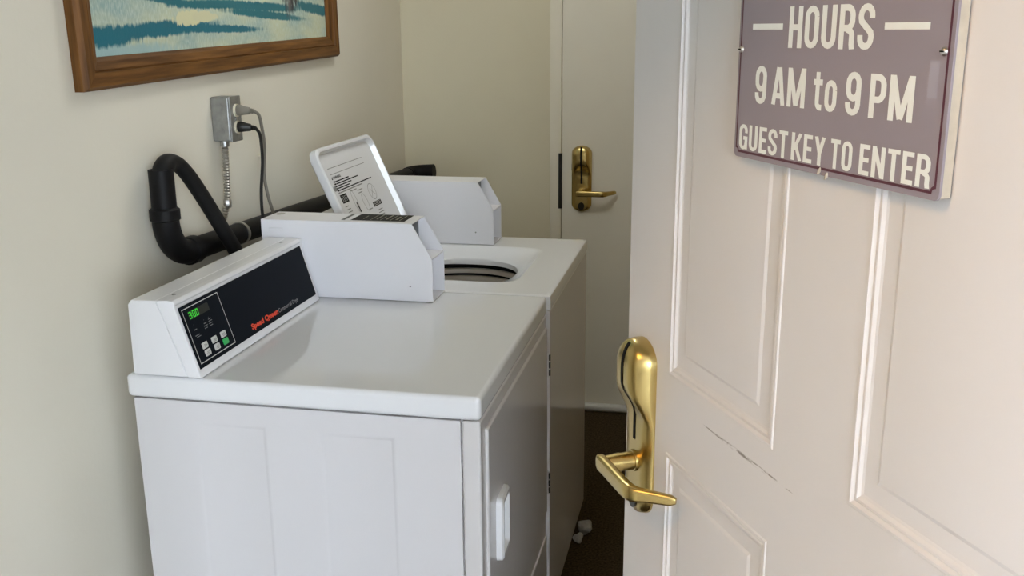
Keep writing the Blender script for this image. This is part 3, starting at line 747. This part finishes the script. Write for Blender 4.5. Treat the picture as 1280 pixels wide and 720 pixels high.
# ------------------------------------------------------------------ outlet, conduit, cords
ob = empty('outlet_box', (XW, .692, 1.343), label='galvanised surface mounted outlet box below the painting', category='outlet')
box('box_body', .0005, .050, 0, .056, -.056, .056, M_galv, ob, bev=.005, seg=3)
box('cover_plate', .050, .0555, -.001, .057, -.057, .057, M_galv, ob, bev=.002)
for z in (.021, -.021):
    rc = obj('receptacle', tube_bm([(.0555, .028, z), (.0600, .028, z)], .0165, 22), M_ivory, ob)
obj('cover_screw', tube_bm([(.0555, .028, 0), (.0575, .028, 0)], .004, 10), M_steel, ob)
for z in (-.03, 0.0, .03):
    obj('knockout', tube_bm([(.024, .0002, z), (.024, -.0012, z)], .010, 16), M_galv, ob)
def flex(name, path, r, pitch):
    L = sum((Vector(b)-Vector(a)).length for a, b in zip(path, path[1:])); sp = smooth_path(path, 10)
    # resample finely and modulate the radius for the spiral ridges
    n = int(L/pitch*6); d = [0]
    for a, b in zip(sp, sp[1:]): d.append(d[-1]+(b-a).length)
    out, rad, j = [], [], 0
    for i in range(n+1):
        t = d[-1]*i/n
        while j < len(d)-2 and d[j+1] < t: j += 1
        k = (t-d[j])/max(1e-9, d[j+1]-d[j]); out.append(sp[j].lerp(sp[j+1], k)); rad.append(r*(1+.16*math.cos(2*PI*i/6)))
    return tube_bm(out, rad, 12)
cond = empty('flexible_conduit', (XW+.026, .705, 1.286), label='ribbed steel flexible conduit hanging down the wall from the outlet box', category='conduit')
off = Vector(cond.location)
obj('conduit_hose', flex('c', [(0, 0, .004), (.001, -.006, -.06), (.001, -.012, -.14), (-.006, -.016, -.18), (-.012, -.018, -.200)], .0078, .0075), M_steel, cond)
obj('connector', tube_bm([(0, 0, .006), (0, -.001, -.012)], .0115, 14), M_galv, cond)
obj('coupling', tube_bm([(.002, -.0125, -.146), (.002, -.0135, -.150), (.002, -.0145, -.164), (.002, -.015, -.168)], [.0085, .0108, .0108, .0085], 8), M_steel, cond)

def cord(name, label, z, path, m, r, pm):
    root = empty(name, (-.088, .720, z), label=label, category='power cord', group='power cords at the outlet box')
    o = Vector(root.location)
    bm = tube_bm([(.0003, 0, 0), (.004, 0, 0), (.012, .001, 0), (.020, .003, -.001), (.030, .007, -.002)], [.0135, .0138, .0125, .0105, .0090], 18, flat=[.0115, .0118, .0105, .0085, .0070])
    obj('plug', bm, pm, root)
    bm = tube_bm(smooth_path([(.029, .0067, -.002), (.035, .010, -.003), (.041, .014, -.004)], 5), [.0078, .0060, .0075, .0056, .0072, .0054, .0068, .0050, .0062, .0046, .0046], 12)
    obj('strain_relief', bm, pm, root)
    obj('cable', tube_bm([q for q in smooth_path([Vector(p)-o for p in path], 8)], r, 10), m, root)
    return root
cord('power_cord', 'grey power cord plugged into the upper outlet', 1.3645, [(-.049, .734, 1.3605), (-.047, .755, 1.349), (-.052, .776, 1.318), (-.062, .806, 1.268), (-.072, .818, 1.225), (-.072, .812, 1.180), (-.068, .818, 1.128), (-.06, .823, 1.085), (-.05, .835, 1.00), (-.04, .85, .90)], M_gcord, .0042, M_gcord)
cord('power_cord', 'black power cord plugged into the lower outlet', 1.3225, [(-.049, .734, 1.3185), (-.046, .748, 1.304), (-.048, .758, 1.280), (-.050, .762, 1.232), (-.050, .752, 1.19), (-.050, .742, 1.150), (-.050, .740, 1.094), (-.045, .745, 1.02), (-.04, .75, .92)], M_blk, .0042, M_blk)
clip = empty('cable_clip', (XW, .945, 1.222), label='small ivory cable clip on the wall behind the cords', category='clip')
obj('clip_body', box_bm(.0003, .006, -.006, .006, -.004, .004, .001), M_ivory, clip)
obj('clip_strap', tube_bm(smooth_path([(.005, -.004, 0), (.03, -.035, .001), (.064, -.105, .001)], 5), .0024, 8), M_ivory, clip)

# ------------------------------------------------------------------ drain pipe and hose behind the machines
px = -.101
pipe = empty('drain_pipe', (px, .36, 1.06), label='black plastic standpipe and drain line running along the left wall', category='pipe')
po = Vector(pipe.location)
def loc(ps): return [Vector(p)-po for p in ps]
def bend(c, r, a0, a1, n=10, fx=None):
    return [fx(c[0]+r*math.cos(math.radians(a0+(a1-a0)*i/n)), c[1]+r*math.sin(math.radians(a0+(a1-a0)*i/n))) for i in range(n+1)]
obj('standpipe', tube_bm(loc([(px, .362, 1.160), (px, .362, 1.262)]), .0275, 24, caps=False), M_abs, pipe)
obj('standpipe_rim', loops_bm([[Vector((px+q*math.cos(2*PI*k/24), .362+q*math.sin(2*PI*k/24), zz))-po for k in range(24)] for q, zz in ((.0275, 1.262), (.0235, 1.262), (.0235, 1.19))]), M_abs, pipe)
obj('coupling', tube_bm(loc([(px, .362, 1.146), (px, .362, 1.149), (px, .362, 1.172), (px, .362, 1.176)]), [.0285, .0335, .0335, .0285], 24), M_abs, pipe)
obj('elbow', tube_bm(loc(bend((.452, 1.148), .090, 180, 270, 14, lambda y, z: (px, y, z)) ), .030, 24), M_abs, pipe)
obj('coupling', tube_bm(loc([(px, .440, 1.0583), (px, .444, 1.058), (px, .475, 1.0570), (px, .479, 1.0568)]), [.030, .0335, .0335, .030], 24), M_abs, pipe)
obj('drain_run', tube_bm(loc([(px, .445, 1.058), (px, 2.15, .9975)]), .0275, 24), M_abs, pipe)
obj('end_elbow', tube_bm(loc([(px, 2.14, .998)] + [(px+.06-.06*math.cos(t), 2.15+.045*math.sin(t), .9975+.004*t) for t in (0, .3, .6, .9, 1.2, 1.57)] + [(-.005, 2.195, 1.006)]), .030, 20), M_abs, pipe)
obj('pipe_strap', tube_bm(loc([(px, .700, 1.0490), (px, .712, 1.0486)]), .0295, 24), M_steel, pipe)
hose = empty('drain_hose', (px, .362, 1.20), label='black rubber hose hooked over into the standpipe mouth', category='hose')
hp = Vector(hose.location)
hpath = [(px, .362, 1.205), (px, .362, 1.235), (px, .364, 1.250), (px+.001, .374, 1.266), (px+.003, .393, 1.2735), (px+.008, .416, 1.268), (px+.014, .436, 1.250), (px+.022, .455, 1.222), (px+.034, .490, 1.165), (px+.046, .528, 1.10), (px+.055, .562, 1.045), (px+.062, .600, .98), (px+.066, .640, .90)]
sp = smooth_path([Vector(p)-hp for p in hpath], 6)
obj('hose_body', tube_bm(sp, [.0215 if i < 22 else .0215-.0035*min(1, (i-22)/8) for i in range(len(sp))], 20), M_hose, hose)

# ------------------------------------------------------------------ crumpled lint on the carpet
def lump(r, seed, sq):
    rnd = random.Random(seed); bm = bmesh.new(); bmesh.ops.create_icosphere(bm, subdivisions=3, radius=r)
    dirs = [Vector((rnd.gauss(0, 1), rnd.gauss(0, 1), rnd.gauss(0, 1))).normalized() for _ in range(26)]
    for v in bm.verts:
        d = v.co.normalized(); k = sum(max(0, d.dot(q)-.75)*(1 if i % 2 else -1) for i, q in enumerate(dirs))
        v.co = Vector((v.co.x*sq[0], v.co.y*sq[1], v.co.z*sq[2]))*(1+.9*k)
    return bm
lint = empty('lint_clump', (.742, 1.195, 0), label='small crumpled white lint clump on carpet beside the washer foot', category='lint')
o = obj('lint_tuft', lump(.024, 3, (.9, 1.2, .9)), M_lint, lint, sharp=180); o.location = (.006, .02, .021)
o = obj('lint_tuft', lump(.017, 5, (.8, 1.5, .7)), M_lint, lint, sharp=180); o.location = (-.004, -.04, .013)

# ------------------------------------------------------------------ ceiling lamps (above and behind the frame)
def ceiling_lamp(loc, label, power, col, m):
    cl = empty('ceiling_light', loc, label=label, category='lamp')
    obj('lamp_base', tube_bm([(0, 0, 0), (0, 0, -.02)], .13, 32), M_plas, cl)
    obj('lamp_globe', loops_bm([[(r*math.cos(2*PI*k/32), r*math.sin(2*PI*k/32), z) for k in range(32)] for r, z in ((.12, -.02), (.118, -.04), (.10, -.065), (.07, -.082), (.03, -.09))], cap_last=True), m, cl)
    ld = bpy.data.lights.new('lamp_bulb', 'POINT'); ld.energy = power; ld.color = col; ld.shadow_soft_size = .10
    b = bpy.data.objects.new('lamp_bulb', ld); COL.objects.link(b); b.parent = cl; b.location = (0, 0, -.20)
ceiling_lamp((.50, 1.0, ZC), 'round frosted ceiling light of the laundry room', LAMP_POWER, (.95, .99, .99), M_globe)
ceiling_lamp((.20, -1.85, 2.80), 'round warm ceiling light of the hall outside the door', HALL_LAMP_POWER, (1.0, .54, .12), M_wglobe)
